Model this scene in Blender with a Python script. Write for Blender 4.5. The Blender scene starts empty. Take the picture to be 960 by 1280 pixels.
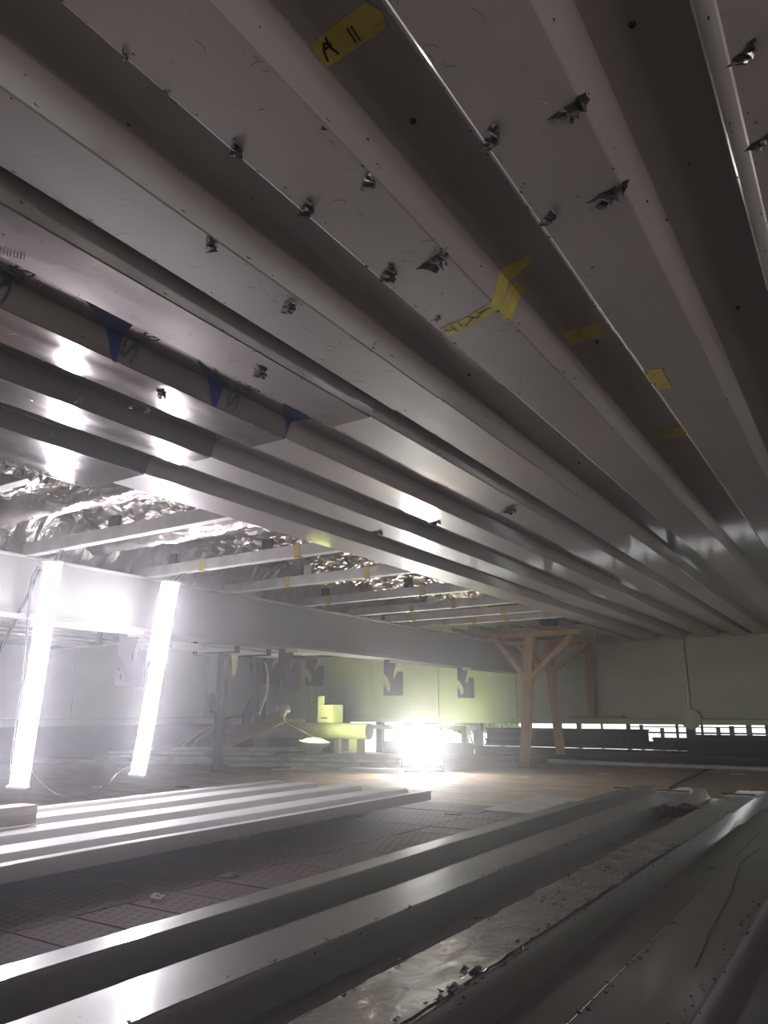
import bpy, bmesh, math, random
from mathutils import Vector, Matrix, noise
random.seed(11)
S = bpy.context.scene
C = S.collection
D = bpy.data
# ------------------------------------------------------------------ camera
EYE = Vector((0, 0, .6)); FPX = 925
pitch = math.atan(250/925); yaw = math.atan2(620, math.hypot(925, 250))
FW = Vector((-math.sin(yaw)*math.cos(pitch), math.cos(yaw)*math.cos(pitch), math.sin(pitch)))
RT = Vector((math.cos(yaw), math.sin(yaw), 0)); UP = RT.cross(FW)
cd = D.cameras.new('camera'); cam = D.objects.new('camera', cd); C.objects.link(cam)
cd.sensor_fit = 'VERTICAL'; cd.sensor_height = 36; cd.lens = 36*925/1280
cd.clip_start = .02; cd.clip_end = 200
cam.matrix_world = Matrix.Translation(EYE) @ Matrix((RT, UP, -FW)).transposed().to_4x4()
S.camera = cam
# ------------------------------------------------------------------ view, world, light
S.view_settings.view_transform = 'Standard'; S.view_settings.look = 'None'
S.view_settings.gamma = 1; S.view_settings.exposure = 0.5
S.view_settings.use_curve_mapping = False
W = D.worlds.new('sky'); S.world = W; W.use_nodes = True
bg = W.node_tree.nodes['Background']
bg.inputs[0].default_value = (.93, .96, 1, 1); bg.inputs[1].default_value = 2.0
TUBE_E = 52; FLOOD_E = 72; YEL_E = 12; FILL_E = 20
HAZE = 0.028

def at(px, py, **k):
    """the real point on plane x=, y= or z= that shows at a photo pixel"""
    d = FW*FPX + RT*(px-480) + UP*(640-py)
    a, v = next(iter(k.items())); i = 'xyz'.index(a)
    return EYE + d*((v-EYE[i])/d[i])

# ------------------------------------------------------------------ materials
def nodes(name):
    m = D.materials.new(name); m.use_nodes = True
    nt = m.node_tree; return m, nt, nt.nodes['Principled BSDF']
def N(nt, t, **k):
    n = nt.nodes.new(t)
    for a, v in k.items():
        if a.startswith('i_'): n.inputs[a[2:].replace('_', ' ')].default_value = v
        else: setattr(n, a, v)
    return n
def ramp(nt, src, stops):
    r = N(nt, 'ShaderNodeValToRGB'); e = r.color_ramp.elements
    while len(e) < len(stops): e.new(.5)
    for q, (p, c) in zip(e, stops):
        q.position = p; q.color = (*c, 1) if len(c) == 3 else c
    nt.links.new(src, r.inputs[0]); return r
def coords(nt, scale=(1,1,1), world=False):
    if world: o = N(nt, 'ShaderNodeNewGeometry').outputs['Position']
    else: o = N(nt, 'ShaderNodeTexCoord').outputs['Object']
    mp = N(nt, 'ShaderNodeMapping'); mp.inputs['Scale'].default_value = scale
    nt.links.new(o, mp.inputs[0]); return mp.outputs[0]
def noise_t(nt, vec, scale, detail=4, rough=.55):
    n = N(nt, 'ShaderNodeTexNoise'); n.inputs['Scale'].default_value = scale
    n.inputs['Detail'].default_value = detail; n.inputs['Roughness'].default_value = rough
    nt.links.new(vec, n.inputs['Vector']); return n.outputs['Fac']
def bump(nt, b, src, strength, dist=.01, prev=None):
    n = N(nt, 'ShaderNodeBump'); n.inputs['Strength'].default_value = strength; n.inputs['Distance'].default_value = dist
    nt.links.new(src, n.inputs['Height'])
    if prev: nt.links.new(prev.outputs[0], n.inputs['Normal'])
    nt.links.new(n.outputs[0], b.inputs['Normal']); return n
def simple(name, col, rough=.6, metal=0, var=.25, scale=6, stretch=(1,1,1), bmp=0, spec=.5):
    m, nt, b = nodes(name)
    v = coords(nt, stretch); f = noise_t(nt, v, scale)
    c0 = tuple(x*(1-var) for x in col); c1 = tuple(min(1, x*(1+var)) for x in col)
    r = ramp(nt, f, [(.3, c0), (.7, c1)])
    nt.links.new(r.outputs[0], b.inputs['Base Color'])
    b.inputs['Roughness'].default_value = rough; b.inputs['Metallic'].default_value = metal
    b.inputs['Specular IOR Level'].default_value = spec
    if bmp: bump(nt, b, noise_t(nt, v, scale*4), bmp)
    return m
def metal_sheet(name, c0, c1, rough0, rough1, wav=.25, metal=.8, spots=True, coat=0):
    m, nt, b = nodes(name)
    v = coords(nt, world=True)
    big = noise_t(nt, v, 2.2, 5)
    r = ramp(nt, big, [(.3, c0), (.7, c1)])
    if spots:   # small dark grime specks
        sp = noise_t(nt, v, 75, 2, .4)
        k = ramp(nt, sp, [(.20, (.35,.34,.33)), (.235, (1,1,1))])
        mx = N(nt, 'ShaderNodeMixRGB', blend_type='MULTIPLY'); mx.inputs[0].default_value = 1
        nt.links.new(r.outputs[0], mx.inputs[1]); nt.links.new(k.outputs[0], mx.inputs[2])
        nt.links.new(mx.outputs[0], b.inputs['Base Color'])
    else: nt.links.new(r.outputs[0], b.inputs['Base Color'])
    rr = N(nt, 'ShaderNodeMapRange'); rr.inputs[1].default_value = .3; rr.inputs[2].default_value = .7
    rr.inputs[3].default_value = rough0; rr.inputs[4].default_value = rough1
    nt.links.new(noise_t(nt, coords(nt, (5,1,5), True), 3, 5), rr.inputs[0]); nt.links.new(rr.outputs[0], b.inputs['Roughness'])
    b.inputs['Metallic'].default_value = metal
    b.inputs['Coat Weight'].default_value = coat; b.inputs['Coat Roughness'].default_value = .09
    p = bump(nt, b, noise_t(nt, coords(nt, (1,.45,1), True), 5, 2), wav, .02)
    bump(nt, b, noise_t(nt, coords(nt, (60,2,60), True), 4, 4), .03, .001, p)
    return m
def wood(name, c0, c1, axis='z', rough=.7, scale=1):
    m, nt, b = nodes(name)
    st = {'x': (.12,3,3), 'y': (3,.12,3), 'z': (3,3,.12)}[axis]
    v = coords(nt, tuple(s*scale*6 for s in st)); f = noise_t(nt, v, 2.2, 6, .65)
    r = ramp(nt, f, [(.3, c0), (.68, c1)]); nt.links.new(r.outputs[0], b.inputs['Base Color'])
    b.inputs['Roughness'].default_value = rough; bump(nt, b, f, .3, .004); return m
def emit(name, col, e):
    m, nt, b = nodes(name)
    b.inputs['Base Color'].default_value = (.8,.8,.8,1)
    b.inputs['Emission Color'].default_value = (*col, 1); b.inputs['Emission Strength'].default_value = e
    return m
M = {}
M['sheet'] = metal_sheet('zinc_sheet_steel', (.275,.240,.229), (.325,.287,.274), .42, .5, .07, .12, True, .7)
M['sus'] = metal_sheet('stainless_sheet_steel', (.29,.265,.262), (.37,.34,.337), .08, .19, .13, .7)
M['deck'] = metal_sheet('decking_sheet_steel', (.17,.150,.145), (.225,.203,.196), .36, .44, .10, .3, True, .8)
m, nt, b = nodes('crinkled_clear_film'); b.inputs['Metallic'].default_value = .5; b.inputs['Roughness'].default_value = .2
b.inputs['Base Color'].default_value = (.27,.25,.24,1); b.inputs['Coat Weight'].default_value = .8
bump(nt, b, noise_t(nt, coords(nt, (1,.4,1), True), 22, 4), .38, .01); M['crinkle'] = m
M['whitesheet'] = metal_sheet('pale_coated_sheet_steel', (.66,.64,.64), (.76,.74,.74), .55, .65, .05, 0, True, 0)
M['wall'] = metal_sheet('steel_wall_panel', (.37,.36,.27), (.46,.445,.34), .34, .44, .12, .15, False)
M['beam'] = metal_sheet('painted_steel_beam', (.25,.245,.235), (.30,.295,.285), .55, .65, .1, 0, False)
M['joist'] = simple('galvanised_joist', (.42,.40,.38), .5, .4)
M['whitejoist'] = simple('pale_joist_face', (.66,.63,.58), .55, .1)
M['timber'] = wood('pine_timber', (.29,.18,.07), (.45,.30,.13), 'z')
M['timberx'] = wood('pine_timber_level', (.28,.175,.068), (.43,.285,.12), 'x')
M['darkbar'] = simple('dark_primed_steel', (.018,.013,.012), .75, 0, .5, 5, spec=.2)
M['rustbar'] = simple('brown_primed_steel', (.045,.026,.021), .75, 0, .4, 5, spec=.2)
M['plum'] = simple('plum_painted_steel', (.045,.018,.032), .7, .1, .2)
M['black'] = simple('black_rubber', (.012,.012,.014), .6)
M['film'] = simple('torn_grey_film', (.020,.019,.019), .6, 0, .7, 40)
M['filmlit'] = simple('loose_clear_film', (.32,.31,.30), .25, .3, .4, 30)
M['tape'] = simple('yellow_masking_tape', (.42,.34,.07), .6, 0, .2, 30)
M['ink'] = simple('black_marker_ink', (.012,.012,.014), .5)
M['blue'] = simple('blue_printed_ink', (.014,.026,.13), .5, 0, .2, spec=.2)
M['greyink'] = simple('grey_blue_stamp_ink', (.045,.045,.075), .6, 0, .2, spec=.2)
M['white'] = simple('white_plastic', (.75,.75,.73), .4, 0, .05)
M['paper'] = simple('scrap_paper', (.72,.70,.66), .7, 0, .1)
M['board'] = simple('grey_green_board', (.55,.57,.49), .6, 0, .25, 4, (1,6,1))
M['concrete'] = simple('grey_concrete', (.30,.29,.27), .85, 0, .25, 3)
M['ground'] = simple('sunlit_outside_concrete', (.78,.76,.72), .9, 0, .3, 1)  # sunlit brightness is carried by the pale base colour
M['leaf'] = simple('shrub_leaf', (.10,.20,.04), .6, 0, .5, 8)
M['deckroof'] = simple('dark_roof_boarding', (.10,.09,.085), .8, 0, .3, 2)
M['pipe'] = simple('pale_pipe', (.50,.50,.42), .4, .1, .1)
M['brown'] = simple('brown_rag_cloth', (.13,.07,.045), .9, 0, .5, 30)
M['darkcloth'] = simple('dark_blue_cloth', (.03,.04,.05), .9, 0, .5, 12)
M['yellow'] = simple('yellow_plastic', (.75,.62,.03), .5, 0, .1)
M['blockwood'] = wood('weathered_timber', (.26,.22,.17), (.42,.37,.30), 'y')
M['tube'] = emit('lit_led_diffuser', (.97,.92,1.0), TUBE_E)
M['flood'] = emit('lit_floodlight_lens', (1,.97,.93), FLOOD_E)
M['addedfill'] = emit('added_fill_panel', (1,.92,.89), FILL_E)
M['yel'] = emit('lit_yellow_lamp', (.92,1,.30), YEL_E)
# foil
m, nt, b = nodes('crinkled_foil'); b.inputs['Metallic'].default_value = .92; b.inputs['Roughness'].default_value = .28
v = coords(nt, world=True)
nt.links.new(ramp(nt, noise_t(nt, v, 3), [(.3, (.40,.37,.34)), (.7, (.62,.59,.55))]).outputs[0], b.inputs['Base Color'])
vo = N(nt, 'ShaderNodeTexVoronoi', feature='F1'); vo.inputs['Scale'].default_value = 22; nt.links.new(v, vo.inputs['Vector'])
bump(nt, b, noise_t(nt, v, 24, 4), .5, .02); M['foil'] = m
# floor board with rows of small holes pressed in
m, nt, b = nodes('studded_floor_board')
v = coords(nt, world=True)
col = ramp(nt, noise_t(nt, v, 2.0, 6), [(.3, (.085,.046,.036)), (.7, (.16,.098,.075))])
sep = N(nt, 'ShaderNodeSeparateXYZ'); nt.links.new(v, sep.inputs[0])
def mth(op, a, bb=None, c=None):
    n = N(nt, 'ShaderNodeMath', operation=op)
    for i, q in enumerate((a, bb, c)):
        if q is None: continue
        if hasattr(q, 'node'): nt.links.new(q, n.inputs[i])
        else: n.inputs[i].default_value = q
    return n.outputs[0]
row = mth('FRACT', mth('DIVIDE', sep.outputs[1], .033)); rowid = mth('FLOOR', mth('DIVIDE', sep.outputs[1], .033))
shift = mth('MULTIPLY', rowid, .33)
colf = mth('FRACT', mth('ADD', mth('DIVIDE', sep.outputs[0], .042), shift))
dx = mth('MULTIPLY', mth('SUBTRACT', colf, .5), 1.4); dy = mth('SUBTRACT', row, .5)
dist = mth('SQRT', mth('ADD', mth('MULTIPLY', dx, dx), mth('MULTIPLY', dy, dy)))
grp = mth('LESS_THAN', mth('FRACT', mth('DIVIDE', sep.outputs[1], .2)), .78)
hole = mth('MULTIPLY', mth('LESS_THAN', dist, .30), grp)
mx = N(nt, 'ShaderNodeMixRGB'); nt.links.new(hole, mx.inputs[0]); nt.links.new(col.outputs[0], mx.inputs[1]); mx.inputs[2].default_value = (.045,.028,.022,1)
nt.links.new(mx.outputs[0], b.inputs['Base Color']); b.inputs['Roughness'].default_value = .8; b.inputs['Specular IOR Level'].default_value = .2
inv = mth('SUBTRACT', 1, hole); bump(nt, b, inv, .6, .006); M['floor'] = m
M['litdustfloor'] = simple('dusty_plywood_lit_tone', (.42,.32,.20), .8, 0, .22, 2.5, (1,3,1), .2)  # dusty tan with the tube light worked into the base

# ------------------------------------------------------------------ helpers
class MB:
    def __init__(s): s.v = []; s.f = []; s.m = []; s.smooth = False
    def add(s, vs, fs, mi=0):
        o = len(s.v); s.v += [tuple(p) for p in vs]; s.f += [tuple(i+o for i in f) for f in fs]; s.m += [mi]*len(fs)
    def box(s, a, b, mi=0):
        (x0,y0,z0), (x1,y1,z1) = a, b
        x0,x1 = sorted((x0,x1)); y0,y1 = sorted((y0,y1)); z0,z1 = sorted((z0,z1))
        s.add([(x0,y0,z0),(x1,y0,z0),(x1,y1,z0),(x0,y1,z0),(x0,y0,z1),(x1,y0,z1),(x1,y1,z1),(x0,y1,z1)],
              [(0,3,2,1),(4,5,6,7),(0,1,5,4),(1,2,6,5),(2,3,7,6),(3,0,4,7)], mi)
    def bar(s, p, q, w, h, up=(0,0,1), mi=0, off=(0,0)):
        p = Vector(p); q = Vector(q); d = (q-p).normalized(); u = Vector(up)
        r = d.cross(u)
        if r.length < 1e-4: r = d.cross(Vector((0,1,0)))
        r.normalize(); u = r.cross(d)
        vs = []
        for e in (p, q):
            for a, b in ((-1,-1),(1,-1),(1,1),(-1,1)): vs.append(e + r*(a*w/2+off[0]) + u*(b*h/2+off[1]))
        s.add(vs, [(3,2,1,0),(4,5,6,7),(0,1,5,4),(1,2,6,5),(2,3,7,6),(3,0,4,7)], mi)
    def tube(s, pts, r, n=8, mi=0, caps=True):
        pts = [Vector(p) for p in pts]; o = len(s.v); rs = r if isinstance(r, (list, tuple)) else [r]*len(pts)
        up = None
        for i, p in enumerate(pts):
            d = (pts[min(i+1, len(pts)-1)]-pts[max(i-1, 0)]).normalized()
            if up is None: up = d.orthogonal().normalized()
            up = (up - d*up.dot(d)).normalized(); w = d.cross(up)
            for k in range(n):
                a = 2*math.pi*k/n; s.v.append(tuple(p + (up*math.cos(a)+w*math.sin(a))*rs[i]))
        for i in range(len(pts)-1):
            for k in range(n):
                a = o+i*n+k; b = o+i*n+(k+1) % n; s.f.append((a, b, b+n, a+n)); s.m.append(mi)
        if caps:
            s.f.append(tuple(o+k for k in range(n))[::-1]); s.m.append(mi)
            e = o+(len(pts)-1)*n; s.f.append(tuple(e+k for k in range(n))); s.m.append(mi)
    def prism(s, poly, z0, z1, axis='z', mi=0):
        n = len(poly)
        def P(a, b, t): return {'z': (a,b,t), 'y': (a,t,b), 'x': (t,a,b)}[axis]
        s.add([P(a,b,z0) for a,b in poly]+[P(a,b,z1) for a,b in poly],
              [tuple(range(n))[::-1], tuple(range(n, 2*n))]+[(i,(i+1) % n,(i+1) % n+n,i+n) for i in range(n)], mi)
    def build(s, name, mats, parent=None, loc=None, smooth=False, bevel=0):
        me = D.meshes.new(name); me.from_pydata(s.v, [], s.f)
        if not isinstance(mats, (list, tuple)): mats = [mats]
        for q in mats: me.materials.append(q)
        me.polygons.foreach_set('material_index', s.m)
        me.polygons.foreach_set('use_smooth', [smooth]*len(me.polygons))
        bm = bmesh.new(); bm.from_mesh(me); bmesh.ops.recalc_face_normals(bm, faces=bm.faces)
        bm.to_mesh(me); bm.free()
        o = D.objects.new(name, me); C.objects.link(o)
        if parent: o.parent = parent
        if loc: o.location = loc
        if bevel:
            bv = o.modifiers.new('bevel', 'BEVEL'); bv.width = bevel; bv.segments = 2; bv.limit_method = 'ANGLE'
        return o
def tag(o, label=None, cat=None, group=None, kind=None):
    if label: o['label'] = label
    if cat: o['category'] = cat
    if group: o['group'] = group
    if kind: o['kind'] = kind
    return o
def empty(name, loc=(0,0,0), label=None, cat=None, group=None, rz=0, kind=None):
    o = D.objects.new(name, None); C.objects.link(o); o.location = loc; o.rotation_euler = (0,0,rz)
    o.empty_display_size = .1
    return tag(o, label, cat, group, kind)
def copy_tree(o, parent=None):
    c = o.copy(); C.objects.link(c)
    if parent: c.parent = parent
    for ch in list(o.children): copy_tree(ch, c)
    return c
def box_obj(name, a, b, mat, parent=None, bevel=0):
    mb = MB(); mb.box(a, b); return mb.build(name, mat, parent, bevel=bevel)

# ------------------------------------------------------------------ corrugated profile
PD, PS = .06, .03       # rib depth and web run
def ribbon(flats, x0, x1, zlow, up=True):
    """profile points (x, z): flats at zlow, troughs a rib depth away; flats = [(left,right)...] sorted"""
    s = 1 if up else -1
    pts = []
    zr = zlow + s*PD
    if x0 < flats[0][0]-.001:
        pts += [(x0, zr), (flats[0][0]-PS, zr)] if x0 < flats[0][0]-PS-.001 else [(flats[0][0]-PS, zr)]
    for i, (a, b) in enumerate(flats):
        pts += [(a, zlow), (b, zlow)]
        if i < len(flats)-1: pts += [(b+PS, zr), (flats[i+1][0]-PS, zr)]
    if x1 > flats[-1][1]+.001:
        pts.append((flats[-1][1]+PS, zr))
        if x1 > flats[-1][1]+PS+.001: pts.append((x1, zr))
    return pts
def sheet(name, pts, y0, y1, mat, parent, th=.003, step=.3, ragged=0, amp=.0015, seed=0, bev=0):
    """solid folded sheet running along Y; small real dents along it"""
    fine = []                                     # rounded fold lines, so edges catch the light
    for i, (x, z) in enumerate(pts):
        if 0 < i < len(pts)-1:
            for j in (-1, 1):
                nx, nz = pts[i+j]; L = math.hypot(nx-x, nz-z); r = min(.0025, L*.3)/L
                fine.append((x+(nx-x)*r, z+(nz-z)*r))
        else: fine.append((x, z))
    n = len(fine); mb = MB(); ny = max(1, int((y1-y0)/step))
    for j in range(ny+1):
        y = y0+(y1-y0)*j/ny
        for side in (0, 1):
            for (x, z) in fine:
                d = noise.noise(Vector((x*2.2+seed*7, y*1.3, seed)))*amp
                yy = y + (noise.noise(Vector((x*9, y0*3+j, 5)))*ragged if j in (0, ny) else 0)
                mb.v.append((x, yy, z+d+side*th))
    R = 2*n
    for j in range(ny):
        for i in range(n-1):
            a = j*R+i; mb.f.append((a, a+1, a+1+R, a+R)); mb.m.append(0)
            a = j*R+n+i; mb.f.append((a, a+R, a+1+R, a+1)); mb.m.append(0)
        for i in (0, n-1):
            a = j*R+i; mb.f.append((a, a+R, a+R+n, a+n)); mb.m.append(0)
    for j in (0, ny):
        for i in range(n-1):
            a = j*R+i; mb.f.append((a, a+1, a+1+n, a+n)); mb.m.append(0)
    return mb.build(name, mat, parent)
def zof(pts, x):
    for (a, za), (b, zb) in zip(pts, pts[1:]):
        if a-1e-6 <= x <= b+1e-6 and b > a: return za+(zb-za)*(x-a)/(b-a)
    return pts[0][1] if x < pts[0][0] else pts[-1][1]
def clip(poly, x, keep_left):
    out = []; n = len(poly)
    for i in range(n):
        p, q = poly[i], poly[(i+1) % n]
        ip = (p[0] <= x) == keep_left or p[0] == x; iq = (q[0] <= x) == keep_left or q[0] == x
        if ip: out.append(p)
        if ip != iq:
            t = (x-p[0])/(q[0]-p[0]); out.append((x, p[1]+(q[1]-p[1])*t))
    return out
def decal_into(mb, pts, poly, off=-.0015, th=.0006, mi=0):
    """wrap a plan polygon over a folded profile"""
    for (a, za), (b, zb) in zip(pts, pts[1:]):
        if b-a < 1e-6: continue
        q = clip(clip(poly, a, False), b, True)
        if len(q) < 3: continue
        n = len(q); f = lambda x: za+(zb-za)*(x-a)/(b-a)+off
        mb.add([(x, y, f(x)) for x, y in q]+[(x, y, f(x)+th) for x, y in q],
               [tuple(range(n))[::-1], tuple(range(n, 2*n))]+[(i,(i+1) % n,(i+1) % n+n,i+n) for i in range(n)], mi)
def stroke(mb, pts, line, w, off=-.0022, mi=0):
    for p, q in zip(line, line[1:]):
        d = Vector((q[0]-p[0], q[1]-p[1])); n = Vector((-d.y, d.x)).normalized()*w/2
        decal_into(mb, pts, [(p[0]-n.x,p[1]-n.y),(q[0]-n.x,q[1]-n.y),(q[0]+n.x,q[1]+n.y),(p[0]+n.x,p[1]+n.y)], off, .0005, mi)

# ================================================================== SETTING
ZC = 1.5
# floor
fl = MB(); fl.box((-9.2,-3.5,-.12), (4.6,10.3,-.022))
floor = tag(fl.build('floor', M['concrete']), kind='structure')
bb = MB(); bb.box((.004,.004,-.020), (1.196,.196,0))
first = None; near = set()
for cx in range(-3, 0):
    for ry in range(5, 24):
        x, y = -2.15+1.2*(cx+1), ry*.2-.02
        near.add((cx, ry))
        if first is None: first = bb.build('floor_board', M['floor'], floor, (x, y, 0), bevel=.0025); o = first
        else: o = first.copy(); C.objects.link(o); o.location = (x, y, 0)
        o.location.z = random.uniform(-.002, .001)
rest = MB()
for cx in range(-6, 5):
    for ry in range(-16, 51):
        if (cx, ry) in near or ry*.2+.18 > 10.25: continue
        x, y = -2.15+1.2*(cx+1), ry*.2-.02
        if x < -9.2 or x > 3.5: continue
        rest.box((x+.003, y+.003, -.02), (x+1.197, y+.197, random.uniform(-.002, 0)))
tag(rest.build('floor_boarding', M['litdustfloor'], floor), 'dusty boards further back on the floor, tube light put into their tone', kind='stuff')

# ceiling : roof boarding above, with the corrugated sheets hung below as its panels
ceiling = MB(); ceiling.box((-9.2,-3.5,2.05), (4.7,10.3,2.15))
ceiling = tag(ceiling.build('ceiling', M['deckroof']), kind='structure')
def fl_at(start, n): return [(start+.36*i, start+.36*i+.16) for i in range(n)]
cols = [ (fl_at(-1.125, 3), -1.195, -.115, 1), (fl_at(-.05, 3), -.115, .965, 2), (fl_at(1.03, 3), .965, 2.045, 3),
         (fl_at(2.11, 3), 2.045, 3.125, 4), (fl_at(3.19, 4), 3.125, 4.6, 5)]
left_near = ([(-2.62,-2.28), (-2.08,-1.92), (-1.725,-1.565), (-1.375,-1.215)], -2.62, -1.19, 6)
left_far = ([(-2.485,-2.28), (-2.08,-1.92), (-1.725,-1.565), (-1.375,-1.215)], -2.485, -1.19, 7)
cols[0] = ([(-1.125,-.965), (-.768,-.605), (-.41,-.25)], -1.155, -.10, 1)
PROF = {}
def cpanel(key, flats, x0, x1, y0, y1, sd, dz=0, mat='sheet'):
    p = ribbon(flats, x0, x1, ZC+dz); PROF[key] = p
    return sheet('ceiling_panel', p, y0, y1, M[mat], ceiling, seed=sd, ragged=.004)
P = {}
P['B_near'] = cpanel('B_near', *cols[0][:3], -3.4, 1.79, 1, -.004)
P['B_far'] = cpanel('B_far', *cols[0][:3], 1.74, 9.98, 11, 0)
P['A_near'] = cpanel('A_near', *left_near[:3], -3.4, 1.80, 2, -.004, 'sus')
P['A_far'] = cpanel('A_far', *left_far[:3], 1.75, 9.98, 12, 0)
for i, c in enumerate(cols[1:]):
    P['R%dn' % i] = cpanel('R%dn' % i, *c[:3], -3.4, 1.79, 3+i, -.004)
    P['R%df' % i] = cpanel('R%df' % i, *c[:3], 1.74, 9.98, 13+i, 0)
P['L_far'] = cpanel('L_far', [(-4.05+.36*i, -3.87+.36*i) for i in range(4)]+[(-2.62,-2.50)], -4.1, -2.5, 7.75, 9.98, 21, -.004)

# walls
wf = MB(); wf.box((-9.2, 10.06, .50), (4.6, 10.14, 2.05)); wall_far = tag(wf.build('wall_far', M['beam']), kind='structure')
xs = [-9.1,-7.9,-6.7,-5.5,-4.25,-3.12,-1.95,-.8,.4,1.6,2.8,4.0,4.6]
for a, b in zip(xs, xs[1:]): box_obj('wall_panel', (a+.004, 10.0, .52), (b-.004, 10.055, 1.62), M['wall'], wall_far, .003)
mb = MB(); mb.box((-9.1, 9.93, .45), (4.6, 10.14, .515)); tag(mb.build('trim_1', M['wall']), kind='structure')
mb = MB()                                          # silicone streaks and a round cap on the sill of the right wall
x = at(862, 850, y=9.99).x
for k in range(16):
    z = .56+k*.055; mb.box((x-.12+.006*k+random.uniform(-.006,.006), 9.988, z), (x-.108+.006*k, 9.999, z+.045))
    if k < 15: mb.box((x-.06+.002*k, 9.988, z), (x-.05+.002*k+random.uniform(0,.006), 9.999, z+.05))
mb.build('sealant_streak', M['filmlit'], wall_far)
mb = MB(); mb.tube([(x-.02, 9.90, .515), (x-.02, 9.93, .515)], .12, 16); mb.build('round_cap', M['wall'], wall_far)
wl = MB(); wl.box((-9.2, -3.5, .50), (-9.08, 10.3, 2.05)); wall_left = tag(wl.build('wall_left', M['beam']), kind='structure')
for k in range(11): box_obj('wall_panel', (-9.078, -3.3+k*1.2, .52), (-9.03, -3.3+k*1.2+1.192, 1.62), M['wall'], wall_left, .003)
mb = MB(); mb.box((-9.2, -3.5, .42), (-8.98, 10.0, .505)); tag(mb.build('trim_2', M['wall']), kind='structure')
mb = MB(); mb.box((-9.3, -3.6, -.12), (-9.2, 10.3, .42)); mb.box((-9.2, -3.5, 0), (-9.12, 9.9, .42)); tag(mb.build('baseboard_left', M['plum']), kind='structure')
mb = MB(); mb.box((-9.2, -3.6, 1.25), (4.6, -3.5, 2.05)); tag(mb.build('wall_back', M['wall']), kind='structure')
mb = MB(); mb.box((4.6, -3.6, .6), (4.7, 10.3, 2.15)); tag(mb.build('wall_right', M['wall']), kind='structure')
for y in (-3.2, 3.3, 9.8):
    mb = MB(); mb.box((4.6, y-.1, -.1), (4.7, y+.1, .61)); tag(mb.build('trim_3', M['beam']), kind='structure')
mb = MB(); mb.box((-9.2, 10.08, -.1), (-7.2, 10.14, .5)); tag(mb.build('baseboard_far', M['beam']), kind='structure')
for x in (-6.6, -4.9, -2.0, 1.2, 4.5):
    mb = MB(); mb.box((x-.05, 10.05, -.1), (x+.05, 10.14, .46)); tag(mb.build('trim_4', M['darkbar']), kind='structure')
mb = MB(); mb.box((-40,-20,-.4), (40,60,-.13)); tag(mb.build('ground', M['ground']), 'concrete ground outside beyond the far wall, daylight put into its pale tone', 'ground', kind='structure')

# main beam (along Y)
t = empty('steel_beam', (-4.25, 3, 1.13), 'long grey steel box beam crossing behind the lit tubes to the far wall', 'beam')
def pin(o, root):           # keep the world place while parenting to a root that is not at the origin
    o.parent = root; o.matrix_parent_inverse = Matrix.Translation(-root.location) if root.rotation_euler.z == 0 else root.matrix_basis.inverted()
    return o
pin(box_obj('web', (-4.34,-3.45,1.15), (-4.16,9.98,1.50), M['beam'], bevel=.004), t)
pin(box_obj('lower_flange', (-4.38,-3.45,1.125), (-4.12,9.98,1.155), M['beam'], bevel=.003), t)
pin(box_obj('upper_lip', (-4.36,-3.45,1.485), (-4.13,9.98,1.503), M['joist'], bevel=.002), t)
pin(box_obj('bright_packer', (-4.20,2.62,1.105), (-4.10,3.35,1.126), M['white']), t)

# ceiling joists with hangers
jy = [1.62, 2.50, 3.40, 4.22, 5.12, 5.92, 6.55, 7.10]
where = ['nearest the camera, above the torn sheet corner', 'over the left lit tube', 'over the right lit tube',
         'third back from the left lit tube', 'between the tape-marked joists, fifth back', 'sixth from the camera in the row of joists',
         'second last before the timber trestles', 'last one before the timber trestles']
for k, y in enumerate(jy):
    t = empty('ceiling_joist', (-3.3, y, 1.505), 'pale metal ceiling joist under the foil, '+where[k], 'joist', 'joists under the foil roof')
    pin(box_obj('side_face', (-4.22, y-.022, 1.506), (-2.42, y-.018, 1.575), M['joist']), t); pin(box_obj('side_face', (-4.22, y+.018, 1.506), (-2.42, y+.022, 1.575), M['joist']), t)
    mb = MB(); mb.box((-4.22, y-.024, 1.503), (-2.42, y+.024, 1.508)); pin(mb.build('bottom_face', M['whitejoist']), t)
    for hx in ([-3.42,-2.60] if k % 2 else [-3.95,-3.10]):
        pin(box_obj('hanger', (hx-.035, y+.022, 1.52), (hx+.035, y+.05, 1.655), M['plum'] if k % 3 else M['joist']), t)
    if 2 <= k:
        for hx in (random.uniform(-3.9,-3.4), random.uniform(-3.1,-2.8)):
            mb = MB(); mb.box((hx-.022, y-.026, 1.498), (hx+.022, y-.0235, 1.578)); mb.box((hx-.022, y-.026, 1.498), (hx+.022, y+.01, 1.5025))
            pin(mb.build('tape_tag', M['tape']), t)

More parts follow.
